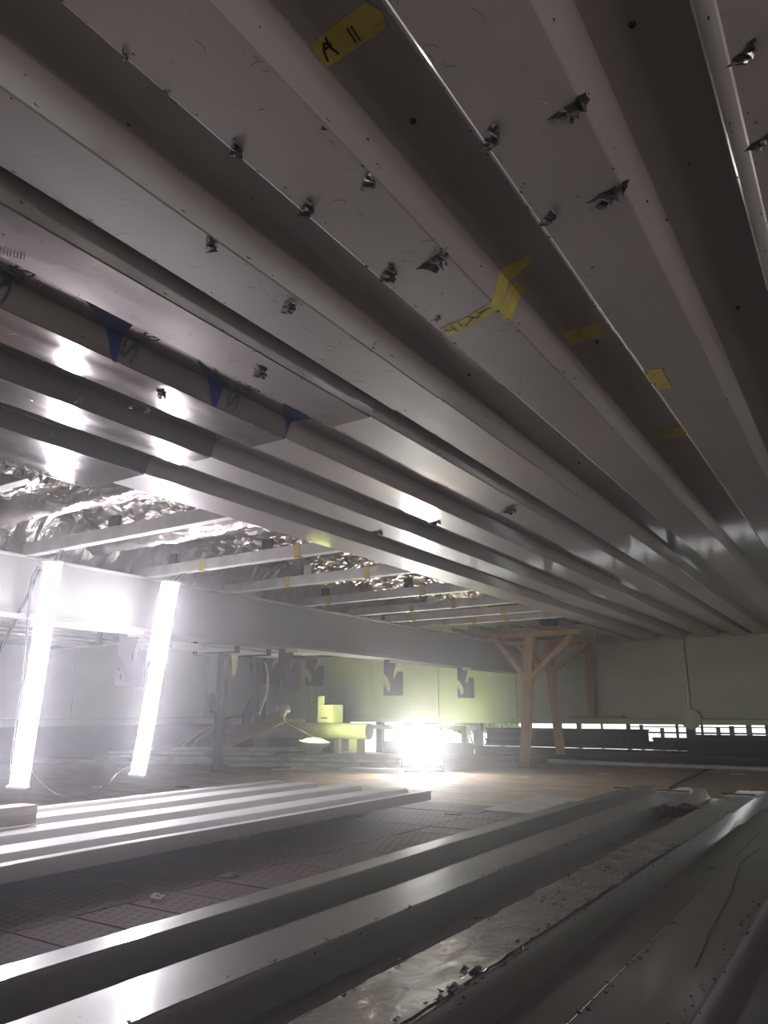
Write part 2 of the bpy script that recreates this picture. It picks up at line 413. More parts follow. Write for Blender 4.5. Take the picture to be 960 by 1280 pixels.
# foil
def fz(x, y, zz):
    zz = max(1.665, min(2.0, zz))
    for yd in (2.2, 2.99):
        if abs(y-yd) < .15: zz = max(zz, 1.752)
    if x < -4.26: zz = max(1.515, zz-(-4.26-x)*1.6)
    return zz
def foil_sheet(x0, x1, y0, y1, z, nx, ny, seed, sag=.10):
    mb = MB()
    for j in range(ny+1):
        for i in range(nx+1):
            x = x0+(x1-x0)*i/nx; y = y0+(y1-y0)*j/ny
            q = Vector((x*2.1, y*3.4, seed))
            r = 1-abs(noise.noise(q))*2.2
            r2 = 1-abs(noise.noise(q*3.1+Vector((3,1,2))))*2
            r3 = 1-abs(noise.noise(q*7.3+Vector((9,1,2))))*2
            zz = z - sag*.6*abs(math.sin((y-jy[0])*math.pi/.86)) + .05*r + .035*r2 + .017*r3
            mb.v.append((x+noise.noise(q*3)*.04, y+noise.noise(q*2.7+Vector((5,5,5)))*.05, fz(x, y, zz)))
    for j in range(ny):
        for i in range(nx):
            a = j*(nx+1)+i; mb.f += [(a, a+1, a+nx+2), (a, a+nx+2, a+nx+1)]; mb.m += [0,0]
    return mb
o = foil_sheet(-4.48, -2.35, 1.72, 7.4, 1.80, 120, 250, 3.3).build('foil_blanket', M['foil'])
so = o.modifiers.new('thick', 'SOLIDIFY'); so.thickness = .003
tag(o, 'crinkled silver foil insulation sagging above the ceiling joists', 'insulation')
def duct(p, q, r, label, rot=0):
    mb = MB(); n = 26; p = Vector(p); q = Vector(q); L = (q-p).length
    nr = int(L/.03); nn = 28
    d = (q-p).normalized(); u = Vector((0,0,1)); w = d.cross(u)
    for i in range(nr+1):
        c = p+(q-p)*i/nr
        for k in range(nn):
            a = 2*math.pi*k/nn
            rr = r*(1+.04*math.sin(i*2.6)+.22*noise.noise(Vector((i*.22, math.cos(a)*1.3, math.sin(a)*1.3+rot)))+.10*noise.noise(Vector((i*.9, math.cos(a)*4, math.sin(a)*4+rot))))
            mb.v.append(tuple(c+(u*math.cos(a)+w*math.sin(a))*rr))
    for i in range(nr):
        for k in range(nn):
            a = i*nn+k; b2 = i*nn+(k+1) % nn; mb.f.append((a, b2, b2+nn, a+nn)); mb.m.append(0)
    mb.f.append(tuple(range(nn))); mb.m.append(0); mb.f.append(tuple(nr*nn+k for k in range(nn))); mb.m.append(0)
    return tag(mb.build('foil_duct', M['foil'], smooth=True), label, 'duct')
duct((-4.2,2.16,1.665), (-2.45,2.24,1.665), .068, 'foil wrapped duct nearest the camera, left of the joist over the left lit tube')
duct((-4.2,2.96,1.66), (-2.40,3.02,1.66), .064, 'foil wrapped duct between the joists over the two lit tubes')

# ================================================================== FILM, TAPE, PRINTS ON THE CEILING
def flap(x, y, z, s, seed, mat, parent, droop=.5, name='torn_film'):
    s *= 1.45 if s < .05 else .8
    """crumpled tongue of protective film peeling from a fold"""
    rn = random.Random(seed); mb = MB(); n = 9; ang = rn.uniform(-.9,-.2)
    ca, sa = math.cos(ang), math.sin(ang); rows = 5
    for j in range(rows):
        t = j/(rows-1)
        for i in range(n):
            u = i/(n-1)-.5
            w = s*(1-.55*t)*(1+rn.uniform(-.12,.12)); a = u*w*1.7; b = t*s*.62+rn.uniform(-.08,.08)*s
            dz = -.55*s*droop*(t**.8)*(.35+.4*math.sin(i*2.1+seed)+rn.uniform(-.2,.35))
            mb.v.append((x+a*ca-b*sa*.9, y+a*sa+b*ca, z-.0012+min(0, dz)))
    for j in range(rows-1):
        for i in range(n-1):
            if rn.random() < .1: continue
            a = j*n+i; mb.f += [(a, a+1, a+n+1), (a, a+n+1, a+n)]; mb.m += [int(rn.random() < .12)]*2
    return mb.build(name, [mat, M['filmlit']], parent)
FLAPS = [('B_near', 710,127,.030), ('B_near', 607,168,.026), ('B_near', 757,236,.034), ('B_near', 681,268,.022), ('B_near', 455,222,.024),
  ('B_near', 378,256,.024), ('B_near', 538,320,.038), ('B_near', 480,338,.032), ('B_near', 258,301,.026), ('B_near', 355,379,.030),
  ('A_near', 288,183,.020), ('B_near', 153,65,.010), ('B_near', 312,247,.007), ('A_near', 318,462,.038), ('A_near', 196,489,.030),
  ('A_near', 162,507,.020), ('R0n', 925,62,.022), ('R0n', 946,172,.022), ('A_far', 630,636,.10), ('A_far', 541,652,.07), ('A_far', 468,664,.08),  # the largest far one stands in for a shadow patch
  ('B_near', 290,182,.02), ('A_near', 50,357,.008), ('A_near', 96,500,.02), ('A_near', 182,513,.02), ('A_near',64,542,.015), ('B_far', 545,395,.012)]
for i, (k, px, py, s) in enumerate(FLAPS):
    p = at(px, py, z=ZC); kk = k
    for cand in PROF:
        pr = PROF[cand]
        if pr[0][0] <= p.x <= pr[-1][0] and (('near' in cand or cand.endswith('n')) == (p.y < 1.76)): kk = cand
    flap(p.x, p.y, min(zof(PROF[kk], p.x), ZC+.0), s, i, M['film'], P[kk])
# small dark screw heads
for px, py in [(516,148),(790,27),(586,468),(586+160,427),(922,384),(724,578),(340,478),(545,605)]:
    p = at(px, py, z=ZC+PD)
    for cand in PROF:
        pr = PROF[cand]
        if pr[0][0] <= p.x <= pr[-1][0] and (('near' in cand or cand.endswith('n')) == (p.y < 1.76)): kk = cand
    z = zof(PROF[kk], p.x); mb = MB(); mb.tube([(p.x,p.y,z-.005), (p.x,p.y,z)], [.004,.006], 8); mb.build('screw_head', M['black'], P[kk])
# scratch flakes along the folds
for k, obj_ in P.items():
    if k[0] == 'R' and k[1] in '123': continue
    pr = PROF[k]; near_ = ('near' in k or k.endswith('n')); mb = MB(); rn = random.Random(hash(k) % 1 + len(k))
    folds = [x for (x, z), (x2, z2) in zip(pr, pr[1:]) if min(z, z2) < ZC+.01]
    for q in range(260 if near_ else 420):
        y = rn.uniform(.3, 1.78) if near_ else 1.8+8*rn.random()**1.6
        if rn.random() < .75: x = rn.choice(folds)+rn.choice((0,.005,.010,.018,-.004))
        else: x = rn.uniform(pr[0][0], pr[-1][0])
        if not pr[0][0]+.01 < x < pr[-1][0]-.01: continue
        s = rn.uniform(.0012,.0048)*(1 if near_ else 1+y*.12); z = zof(pr, x)-.0022; a = rn.uniform(0, 3)
        mb.add([(x+s*math.cos(a), y+2*s*math.sin(a), z), (x+s*math.cos(a+2.2), y+s*math.sin(a+2.2), z-.001*rn.random()), (x+s*.7*math.cos(a+4), y+1.6*s*math.sin(a+4), z)], [(0,1,2)], int(rn.random() < .22))
    tag(mb.build('film_flakes', [M['film'], M['filmlit']], obj_), kind='stuff')
for k in ('B_near','A_near','B_far'):
    pr = PROF[k]; mb = MB(); rn = random.Random(77+len(k)); 
    for q in range(170 if 'near' in k else 110):
        y = rn.uniform(.5,1.7) if 'near' in k else rn.uniform(1.85,3.4)
        x = rn.uniform(pr[0][0]+.03, pr[-1][0]-.03)
        if zof(pr, x) > ZC+.002: continue
        a = rn.choice([.2,.3,1.3,1.5])+rn.uniform(-.3,.3); L = rn.uniform(.005,.02)
        mb2 = MB(); stroke(mb, pr, [(x,y), (x+L*math.cos(a), y+L*math.sin(a)), (x+1.6*L*math.cos(a+.3), y+1.6*L*math.sin(a+.3))], rn.uniform(.0004,.0009), -.0042, int(rn.random() < .6))
    tag(mb.build('film_scratches', [M['film'], M['filmlit']], P[k]), kind='stuff')
# yellow tape, a wide one with marker writing on a recessed face
pr = PROF['B_near']
mb = MB()
decal_into(mb, pr, [(-.571,.678), (-.462,.665), (-.450,.690), (-.458,.716), (-.571,.724), (-.573,.70)], -.0015)
def ink(a, b): return (-.575+a*.11, .720-b*.045)
for ln in [[ink(.10,.10), ink(.16,.55), ink(.30,.55)], [ink(.30,.15), ink(.26,.55), ink(.30,.9)], [ink(.18,.5), ink(.22,.75), ink(.30,.6)]]: stroke(mb, pr, ln, .0035, -.0022, 1)
for ln in [[ink(.60,.20), ink(.62,.80)], [ink(.66,.18), ink(.68,.78)]]: stroke(mb, pr, ln, .0032, -.0022, 1)
mb.build('masking_tape', [M['tape'], M['ink']], P['B_near'])
mb = MB(); decal_into(mb, pr, [(-.764,1.428), (-.690,1.416), (-.606,1.385), (-.565,1.36), (-.50,1.35), (-.50,1.375), (-.565,1.41), (-.61,1.43), (-.68,1.455), (-.762,1.475)][::1], -.0015)
def ink2(a, b): return (-.762+a*.15, 1.432+b*.04-a*.04)
for ln in [[ink2(.06,.15), ink2(.08,.5), ink2(.2,.5)], [ink2(.2,.1), ink2(.2,.9)], [ink2(.34,.1), ink2(.33,.7)], [ink2(.38,.8), ink2(.62,.35)], [ink2(.55,.1), ink2(.66,.6), ink2(.85,.2)], [ink2(.7,.2), ink2(.95,.25)]]: stroke(mb, pr, ln, .0032, -.0022, 1)
mb.build('masking_tape', [M['tape'], M['ink']], P['B_near'])
pr = PROF['B_far']
for px, py, w, h in [(732,428,.05,.04), (845,550,.06,.05), (818,462,.03,.08), (640,375,.03,.03)]:
    p = at(px, py, z=ZC+.03); mb = MB(); decal_into(mb, PROF['B_far' if p.y > 1.76 else 'B_near'], [(p.x-w,p.y-h), (p.x+w,p.y-h*.8), (p.x+w*.9,p.y+h), (p.x-w,p.y+h*.9)], -.0015)
    if mb.v: mb.build('masking_tape', M['tape'], P['B_far' if p.y > 1.76 else 'B_near'])
# blue printed arrow heads and stamped letters on the left sheets
pr = PROF['A_near']
def shadow_x(px, py):
    """where the sight line meets the folded sheet"""
    lo = None
    for k in range(400):
        z = ZC-.004+PD*k/399; p = at(px, py, z=z)
        if abs(zof(pr, p.x)-z) < .0012: return (p.x, p.y)
    p = at(px, py, z=ZC); return (p.x, p.y)
for tri in [[(105,372),(168,403),(144,454)], [(246,450),(284,482),(267,510)], [(354,505),(390,523),(357,541)]]:
    mb = MB(); decal_into(mb, pr, [tuple(at(*q, z=ZC+PD-.006))[:2] for q in tri[:2]]+[shadow_x(*tri[2])], -.0035, .0002)
    if mb.v: mb.build('printed_arrow', M['blue'], P['A_near'])
def text_print(txt, x, y, size, rz, mat, parent, mirror=True):
    cu = D.curves.new('t', 'FONT'); cu.body = txt; cu.size = size; cu.extrude = 0; cu.resolution_u = 3
    o = D.objects.new('t', cu); C.objects.link(o); bpy.context.view_layer.update()
    me = D.meshes.new_from_object(o); D.objects.remove(o)
    mb = MB()
    for pl in me.polygons:
        poly = []
        for vi in pl.vertices:
            v = me.vertices[vi].co; a = v.x; b = -v.y if mirror else v.y
            poly.append((x+a*math.cos(rz)-b*math.sin(rz), y+a*math.sin(rz)+b*math.cos(rz)))
        decal_into(mb, pr, poly, -.0046, .0002)
    if mb.v: mb.build('printed_letters', mat, parent)
text_print('SUS', -1.562, .80, .068, .10, M['greyink'], P['A_near'])
text_print('SUS', -1.562, 1.16, .068, .06, M['greyink'], P['A_near'])
text_print('SUS', -1.562, 1.55, .068, .06, M['greyink'], P['A_near'])
text_print('IIIIIIII', -1.36, .672, .025, math.radians(60), M['greyink'], P['A_near'])
# torn film edge hanging along the left sheet's border
mb = MB(); rn = random.Random(4); n = 60
for i in range(n+1):
    y = .9+.92*i/n; mb.v += [(-2.62+rn.uniform(-.004,.004), y, ZC-.006), (-2.635-rn.random()*.03, y+rn.uniform(-.01,.01), ZC-.012-rn.random()*.022)]
for i in range(n): mb.f.append((2*i, 2*i+1, 2*i+3, 2*i+2)); mb.m.append(i % 2)
mb.build('torn_film', [M['filmlit'], M['foil']], P['A_near'])

# ================================================================== LIGHTS
def batten(top, bot, label, twin=False):
    top = Vector(top); bot = Vector(bot); ax = (bot-top).normalized(); L = (bot-top).length
    t = empty('led_batten_light', bot, label, 'lamp', 'hanging tube lights')
    face = (EYE-(top+bot)/2); face = (face-ax*face.dot(ax)).normalized(); face = Vector((.55,-.83,0)); face = (face-ax*face.dot(ax)).normalized()
    mb = MB(); mb.bar(top-face*.02, bot-face*.02, .094, .03, up=face); pin(mb.build('housing', M['white'], bevel=.004), t)
    mb = MB(); r = face.cross(ax).normalized(); n = 10; cs = []
    for e in (top+ax*.012, bot-ax*.012):
        for k in range(n+1):
            a = math.pi*k/n; cs.append(e + r*math.cos(a)*.044 + face*(math.sin(a)*.030-.004))
    m_ = n+1; fs = [(k, k+1, k+1+m_, k+m_) for k in range(n)]+[tuple(range(m_)), tuple(range(m_, 2*m_)), (0, m_, 2*m_-1, m_-1)]
    mb.add(cs, fs); pin(mb.build('diffuser', M['tube'], smooth=False), t)
    for e, s in ((top, -1), (bot, 1)):
        mb = MB(); mb.bar(e-face*.006+ax*s*.0, e-face*.006+ax*s*.012, .097, .066, up=face); pin(mb.build('end_cap', M['white']), t)
    mb = MB(); j = Vector((top.x, min(jy, key=lambda q: abs(q-top.y)), 1.506)); mb.tube([top-face*.02, (top+j)/2, j], .004, 6); mb.tube([top+r*.03-face*.02, j+r*.01], .003, 6); pin(mb.build('hanging_wire', M['black']), t)
    if twin:
        mb = MB(); a = top-face*.05+r*-.062; b = a+ax*.52; mb.bar(a, b, .040, .012, up=face); pin(mb.build('side_tube_tray', M['white']), t)
        mb = MB(); mb.bar(a+face*.012, b+face*.012, .034, .012, up=face); pin(mb.build('side_tube', M['tube']), t)
    return t
batten((-3.834,2.45,1.42), (-3.906,2.45,.222), 'lit tube light hanging upright at the far left, left one of two')
batten((-3.80,3.30,1.425), (-3.987,3.30,.225), 'lit tube light hanging upright with a short side tube, right one of two', True)
mb = MB(); pts = []
a = at(50,712,x=-3.95); b = at(-30,860,x=-4.6)
mb.tube([a.lerp(b, k/10)+Vector((0,0,-.05*math.sin(k/10*math.pi))) for k in range(11)], .009, 8)
tag(mb.build('power_cable', M['black']), 'thin black cable slanting down left from top of left tube light', 'cable')
mb = MB(); mb.tube([at(px,py,x=-3.99) for px, py in [(48,708),(40,722),(37,745),(35,780),(30,830),(22,900),(12,960)]], .007, 8)
tag(mb.build('power_cable', M['black']), 'black cable running straight down behind the left tube light', 'cable')
loop = [(40,962,.30),(48,975,.22),(58,985,.12),(70,992,.05),(85,995.5,.012),(105,995,.012),(122,990,.03),(138,977,.12),(146,966,.2),(165,955,.24)]
mb = MB(); mb.tube([at(px,py,y=2.47+i*.08) for i, (px,py,z) in enumerate(loop)], .0045, 8)
tag(mb.build('power_cable', M['black']), 'black cable looping low between the two tube lights', 'cable')

# floodlight on the floor
t = empty('floodlight', (-4.05, 7.0, 0), 'blazing square floodlight standing on the floor at picture centre', 'lamp')
f = (Vector((0,0,.6))-Vector((-4.05,7.0,.25))); f.z = 0; f.normalize(); r = Vector((-f.y, f.x, 0))
c = Vector((-4.05,7.0,.27))
mb = MB(); mb.bar(c-f*.05, c-f*.001, .40, .44); pin(mb.build('housing', M['black'], bevel=.01), t)
mb = MB(); mb.bar(c, c+f*.012, .36, .40); pin(mb.build('lens', M['flood']), t)
mb = MB()
for k in range(7): mb.bar(c-f*.09+r*(k-3)*.05, c-f*.045+r*(k-3)*.05, .008, .36)
pin(mb.build('cooling_fins', M['black']), t)
mb = MB()
for s in (-1, 1):
    mb.bar(c+r*s*.215-f*.03+Vector((0,0,.02)), c+r*s*.215-f*.03+Vector((0,0,-.262)), .012, .03, up=f)
mb.bar(c-r*.22-f*.03+Vector((0,0,-.262)), c+r*.22-f*.03+Vector((0,0,-.262)), .12, .014); pin(mb.build('stand', M['black']), t)

# added fill light for the rib sides, out of frame beyond the sheets
t = empty('floodlight', (2.9, .2, 0), 'added fill light, unseen, face up on the floor right of the foreground sheets', 'lamp')
c = Vector((2.9,.2,.20)); f = Vector((-.62,.10,.78)).normalized(); r = f.cross(Vector((0,1,0))).normalized()
mb = MB(); mb.bar(c-f*.05, c-f*.001, .60, .60); pin(mb.build('housing', M['black'], bevel=.01), t)
mb = MB(); mb.bar(c, c+f*.012, .54, .54); pin(mb.build('lens', M['addedfill']), t)
mb = MB(); mb.box((2.6,-.1,0), (3.25,.5,.02)); mb.box((2.95,.1,.0), (3.05,.3,.16)); pin(mb.build('stand', M['black']), t)

# yellow lamp lying on a packing board, facing up
lp = at(393, 927, y=7.8)
t = empty('work_lamp', (lp.x, lp.y, .1), 'glowing yellow-green lamp bowl lying face up on the board pile', 'lamp')
mb = MB(); R = [(.20,.24),(.19,.20),(.13,.16),(.09,.088)]; n = 24
for r_, z in R:
    for k in range(n): a = 2*math.pi*k/n; mb.v.append((lp.x+r_*math.cos(a), lp.y+r_*math.sin(a), z))
for i in range(3):
    for k in range(n): a = i*n+k; b2 = i*n+(k+1) % n; mb.f.append((a,b2,b2+n,a+n)); mb.m.append(0)
mb.f.append(tuple(3*n+k for k in range(n))); mb.m.append(0)
tl_ = lambda mb: setattr(mb, 'v', [tuple(Vector((lp.x,lp.y,.2))+Matrix.Rotation(math.radians(4),3,'Y') @ (Vector(q)-Vector((lp.x,lp.y,.2)))) for q in mb.v])
tl_(mb); pin(mb.build('shade', M['pipe'], smooth=True), t)
mb = MB(); pts_ = [(.02,.285),(.08,.278),(.13,.262),(.165,.242)]
for r_, z in pts_:
    for k in range(n): a = 2*math.pi*k/n; mb.v.append((lp.x+r_*math.cos(a), lp.y+r_*math.sin(a), z-.005))
for i in range(3):
    for k in range(n): a = i*n+k; b2 = i*n+(k+1) % n; mb.f.append((a,b2,b2+n,a+n)); mb.m.append(0)
mb.f.append(tuple(range(n))); mb.m.append(0); mb.f.append(tuple(3*n+k for k in range(n))); mb.m.append(0)
tl_(mb); pin(mb.build('bulb', M['yel'], smooth=True), t)

sl = D.lights.new('work_lamp_light', 'SPOT'); sl.color = (.84,1,.30); sl.energy = 95; sl.spot_size = math.radians(100); sl.spot_blend = .9; sl.shadow_soft_size = .12
so = D.objects.new('work_lamp_light', sl); C.objects.link(so); so.location = (lp.x+.03, lp.y+.05, .42)
so.rotation_euler = (Vector((-6.1,10,1.1))-so.location).to_track_quat('-Z','Y').to_euler(); pin(so, t)

# ================================================================== HOOK PLATES hanging below the beam
def hook_plate(x, y, zt, w, h, label, sc=1):
    t = empty('hook_plate', (x, y, zt), label, 'bracket', 'hook plates hanging below the beam')
    # cut-out outline : slot from the left edge curling down, slot from the top right corner
    P_ = [(0,0),(.62,0),(.66,-.06),(.60,-.22),(.52,-.34),(.50,-.46),(.54,-.54),(.60,-.50),(.66,-.40),(.72,-.30),(.80,-.34),(.90,-.32),(1,-.36),(1,-1),(-.02,-1),(-.02,-.66),
          (.06,-.66),(.14,-.78),(.18,-.88),(.26,-.90),(.34,-.84),(.36,-.74),(.32,-.64),(.22,-.54),(.10,-.44),(0,-.40)]
    mb = MB(); ang = math.radians(25); 
    poly = [(a*w-w/2, b*h) for a, b in P_]
    mb.prism(poly, -.006, .006, 'y')
    o = mb.build('plate', M['plum'], t); o.rotation_euler = (0,0,ang)
    mb = MB(); mb.box((-w*.2,-.012,-.03), (w*.35,.012,.002)); o = mb.build('fixing_tab', M['joist'], t); o.rotation_euler = (0,0,ang)
    return t
for y, l in [(3.35,'pale-lit hook plate partly hidden behind the right tube light'), (5.0,'largest dark plum hook plate under the beam, above the white box'),
             (6.67,'dark plum hook plate above left of the blazing floodlight'), (8.33,'dark plum hook plate nearest the timber trestle')]:
    hook_plate(-4.2, y, 1.125, .20, .36, l)
for px, y, l in [(341,6.0,'small plum hook plate behind, left of the largest hook plate'), (394,6.6,'small plum hook plate just behind the largest hook plate')]:
    p = at(px, 812, y=y); hook_plate(p.x, y, 1.2, .2, .32, l)
for k, xx in enumerate([at(341,812,y=6.0).x, at(394,812,y=6.6).x]):
    y = (6.0, 6.6)[k]; box_obj('x', (0,0,0), (1,1,1), M['joist']) if False else None
# secondary beam carrying the rear plates
t = empty('steel_beam', (-5.7, 6, 1.2), 'slim grey steel rail behind the main beam, holding the rear hook plates', 'beam')
xa = at(341,812,y=6.0).x; xb = at(394,812,y=6.6).x
pin(box_obj('rail', (min(xa,xb)-.4, 5.94, 1.17), (xa+.3, 6.06, 1.24), M['beam']), t)
pin(box_obj('rail', (xb-.3, 6.54, 1.17), (-4.34, 6.66, 1.24), M['beam']), t)
pin(box_obj('hanger', (xa-.05, 5.97, 1.23), (xa+.05, 6.03, 2.05), M['beam']), t)
pin(box_obj('hanger', (xb-.05, 6.57, 1.23), (xb+.05, 6.63, 2.05), M['beam']), t)

# ================================================================== TIMBER TRESTLES
def trestle(y, foot, top, junc, hx0, hx1, label, pw=.10, zf=0, zt=1.485, dpt=.09):
    t = empty('timber_trestle', (foot, y, zf), label, 'trestle', 'timber trestle props')
    mb = MB(); mb.bar((foot, y, zf), (top, y, zt-.045), pw, dpt, up=(0,1,0)); pin(mb.build('post', M['timber'], bevel=.003), t)
    mb = MB(); mb.box((hx0, y-dpt/2, zt-.045), (hx1, y+dpt/2, zt+.008)); pin(mb.build('header', M['timberx'], bevel=.003), t)
    for s, hx in ((-1, hx0+.10), (1, hx1-.10)):
        x0 = foot+(top-foot)*(junc-zf)/(zt-zf)
        mb = MB(); mb.bar((x0+s*pw*.35, y-.01, junc), (hx, y-.01, zt-.05), .055, dpt*.8, up=(0,1,0)); pin(mb.build('brace', M['timber'], bevel=.002), t)
    return t
trestle(8.15, -3.41, -3.26, .98, -3.80, -2.66, 'pine timber trestle prop with two braces, front one of the pair')
trestle(9.18, -3.36, -3.44, 1.10, -3.96, -2.84, 'pine timber trestle prop with two braces, rear one by the wall', .09, .10, 1.485)
t = empty('timber_post', (-3.14, 9.86, .54), 'plain upright timber post against the far wall on a wooden sill', 'post')
pin(box_obj('post', (-3.19, 9.82, .555), (-3.10, 9.90, 1.49), M['timber'], bevel=.003), t)
pin(box_obj('sill', (-3.45, 9.80, .516), (-2.75, 9.925, .556), M['timberx'], bevel=.003), t)

# ================================================================== FLOOR SHEETS
ZT = .135
def stack(name, label, flats, x0, x1, pieces, bearers, mat, seed, cat='sheet', group=None):
    t = empty(name, (flats[0][0], 2.5, 0), label, cat, group)
    for k, (y0, y1, dz) in enumerate(pieces):
        pts = ribbon(flats, x0, x1, ZT+dz, up=False)
        o = sheet('sheet', pts, y0, y1, mat, None, seed=seed+k, th=-.003, amp=.003, ragged=.01); pin(o, t)
    for y in bearers:
        pin(box_obj('bearer', (x0+.12, y-.04, 0.0), (x1-.30, y+.04, ZT-PD-.012), M['blockwood']), t)
    return t
fgf = [(-1.47,-1.39), (-1.20,-1.04), (-.835,-.675), (-.475,-.315), (-.115,.045), (.245,.405), (.605,.765)]
t_fg = stack('roofing_sheets', 'glossy grey ribbed steel sheets spread across the foreground floor', fgf, -1.47, .765,
      [(-1.6, 4.14, 0), (.5, 5.02, -.011), (.8, 5.50, -.022)], [-.8, .9, 2.6, 3.9, 5.0], M['deck'], 31)
# side flange of the foreground pile
pin(box_obj('side_flange', (-1.473, -1.6, .01), (-1.468, 4.12, ZT-.002), M['deck']), t_fg)
for x0, x1 in fgf[:5]:
    for yy in (5.0, 5.2):
        pin(box_obj('foam_strip', (x0-.02, yy-.012 if yy == 5.0 else 5.2, ZT-.002), (x1+.004, yy+.006 if yy == 5.0 else 5.2+.012, ZT+.004), M['black']), t_fg) if yy == 5.0 else None
lff = [(-3.67,-3.60), (-3.45,-3.29), (-3.09,-2.93), (-2.73,-2.57), (-2.425,-2.38)]
t_lf = stack('roofing_sheets', 'bright white-topped ribbed steel sheets stacked under the tube lights', lff, -3.67, -2.38,
      [(-.6, 4.24, 0), (-.4, 4.16, -.006)], [.2, 1.5, 2.9, 3.9], M['whitesheet'], 51)
pin(box_obj('side_flange', (-2.381, -.6, .082), (-2.376, 4.2, ZT-.001), M['sheet']), t_lf)
# torn film along crests of the foreground sheets
rn = random.Random(8)
mb = MB()
def crumb(x, y, z, s, mi):
    a = rn.uniform(0,6); mb.add([(x+s*math.cos(a), y+1.6*s*math.sin(a), z), (x+s*math.cos(a+2), y+s*math.sin(a+2), z+s*rn.random()*.8), (x+s*math.cos(a+4.1), y+1.5*s*math.sin(a+4.1), z+.001)], [(0,1,2)], mi)
for q in range(900):
    x = rn.choice([-.675,-.675,-.69,-.70,-1.04,-1.05,-.835,-.315,-.475,-.47,-.33])+rn.gauss(0,.006); y = rn.uniform(.7, 3.6)
    z = zof(ribbon(fgf, -1.47, .765, ZT, up=False), x)+.0015
    crumb(x, y, z, rn.uniform(.002,.0065), int(rn.random() < .25))
for q in range(260):
    x = rn.uniform(-.835,-.69); y = rn.uniform(1.9, 3.0); crumb(x, y, ZT+.002, rn.uniform(.002,.006), int(rn.random() < .2))
o = mb.build('film_crumbs', [M['film'], M['filmlit']]); tag(o, 'dark torn film crumbs along the folds', kind='stuff'); pin(o, t_fg)
def ffl(px, py, s, z=ZT+.001, seed=0, mat='film', parent=None):
    p = at(px, py, z=z); rr = random.Random(seed); m_ = MB(); n = 8
    for j in range(4):
        for i in range(n):
            m_.v.append((p.x+(i/(n-1)-.5)*s*.9+rr.uniform(-.1,.1)*s, p.y+(j/3-.5)*s*1.3+(i/(n-1))*s+rr.uniform(-.1,.1)*s, p.z+.001+s*.35*max(0, math.sin(i*1.7+j+seed))*rr.random()))
    for j in range(3):
        for i in range(n-1): m_.f.append((j*n+i, j*n+i+1, (j+1)*n+i+1, (j+1)*n+i)); m_.m.append(int(rr.random() < .25))
    pin(m_.build('torn_film', [M[mat], M['filmlit']]), parent or t_fg)
for i, (px, py, s) in enumerate([(588,1218,.035),(562,1240,.03),(548,1252,.02),(595,1150,.018),(502,1200,.015),(806,1075,.02),(760,1085,.014),(730,1120,.014),(890,1087,.02),(840,1155,.016),(705,1058,.02),(650,1190,.02)]): ffl(px, py, s, seed=i)
# crinkled bare strip on the third rib, where the film has lifted
mb = MB(); nx, ny = 10, 90
for j in range(ny+1):
    for i in range(nx+1):
        u = i/nx; v = j/ny; y = .85+2.2*v; edge = .5+.5*math.sin(v*23)
        x = -.835+.150*u*(1 if v > .05 else .6)+.008*noise.noise(Vector((u*2,v*30,4)))*(i in (0,nx))
        mb.v.append((x, y, ZT+.0016+.0035*abs(noise.noise(Vector((x*9, y*7, 7))))+.002*abs(noise.noise(Vector((x*30, y*14, 3))))))
for j in range(ny):
    for i in range(nx): a = j*(nx+1)+i; mb.f.append((a,a+1,a+nx+2,a+nx+1)); mb.m.append(0)
pin(mb.build('bare_strip', M['crinkle'], smooth=True), t_fg)
# long hairline cracks in the film
pr = ribbon(fgf, -1.47, .765, ZT, up=False)
mb = MB()
def crack(px_pts, w):
    L = [at(px, py, z=ZT) for px, py in px_pts]; ln = []
    for a, b in zip(L, L[1:]):
        for k in range(5):
            q = a.lerp(b, k/5); ln.append((q.x+rn.uniform(-.002,.002), q.y))
    stroke(mb, pr, ln, w, .0015)
for CR, w_ in (([(525,1207),(560,1180),(600,1152),(632,1130),(698,1115)], .004), ([(870,1210),(890,1160),(915,1115),(925,1080),(958,1055)], .002), ([(360,1280),(410,1258)], .003)):
    mb = MB(); crack(CR, w_); pin(mb.build('film_tear', M['film']), t_fg)
for px, py, s in [(25,1216,.01)]: pass
# brown rag on foreground sheets
mb = MB(); rr = random.Random(2); nx, ny = 22, 10; c = at(838,1012,z=ZT-.02)
for j in range(ny+1):
    for i in range(nx+1):
        u = i/nx-.5; v = j/ny-.5; h = max(0, 1-(2*u)**4)*max(0, 1-(2*v)**2)
        X_ = c.x+u*.26+.03*math.sin(v*5); Y_ = c.y+u*.42+v*.11*(1.2-u)
        mb.v.append((X_, Y_, ZT-PD+.003+h*(.05+.035*noise.noise(Vector((u*9, v*6, 2))))))
for j in range(ny):
    for i in range(nx): a = j*(nx+1)+i; mb.f.append((a,a+1,a+nx+2,a+nx+1)); mb.m.append(0)
tag(mb.build('rag', M['brown'], smooth=True), 'crumpled brown rag lying between ribs of the foreground sheets', 'cloth')

# timber offcut on the left stack
mb = MB(); b0 = at(37,1030,z=ZT+.004)
mb.bar((b0.x-.04, b0.y+.02, ZT+.043), (b0.x-.02, b0.y-1.1, ZT+.045), .11, .075)
tag(mb.build('timber_offcut', M['blockwood'], bevel=.004), 'grey timber offcut lying on left end of the white-topped sheets', 'timber')

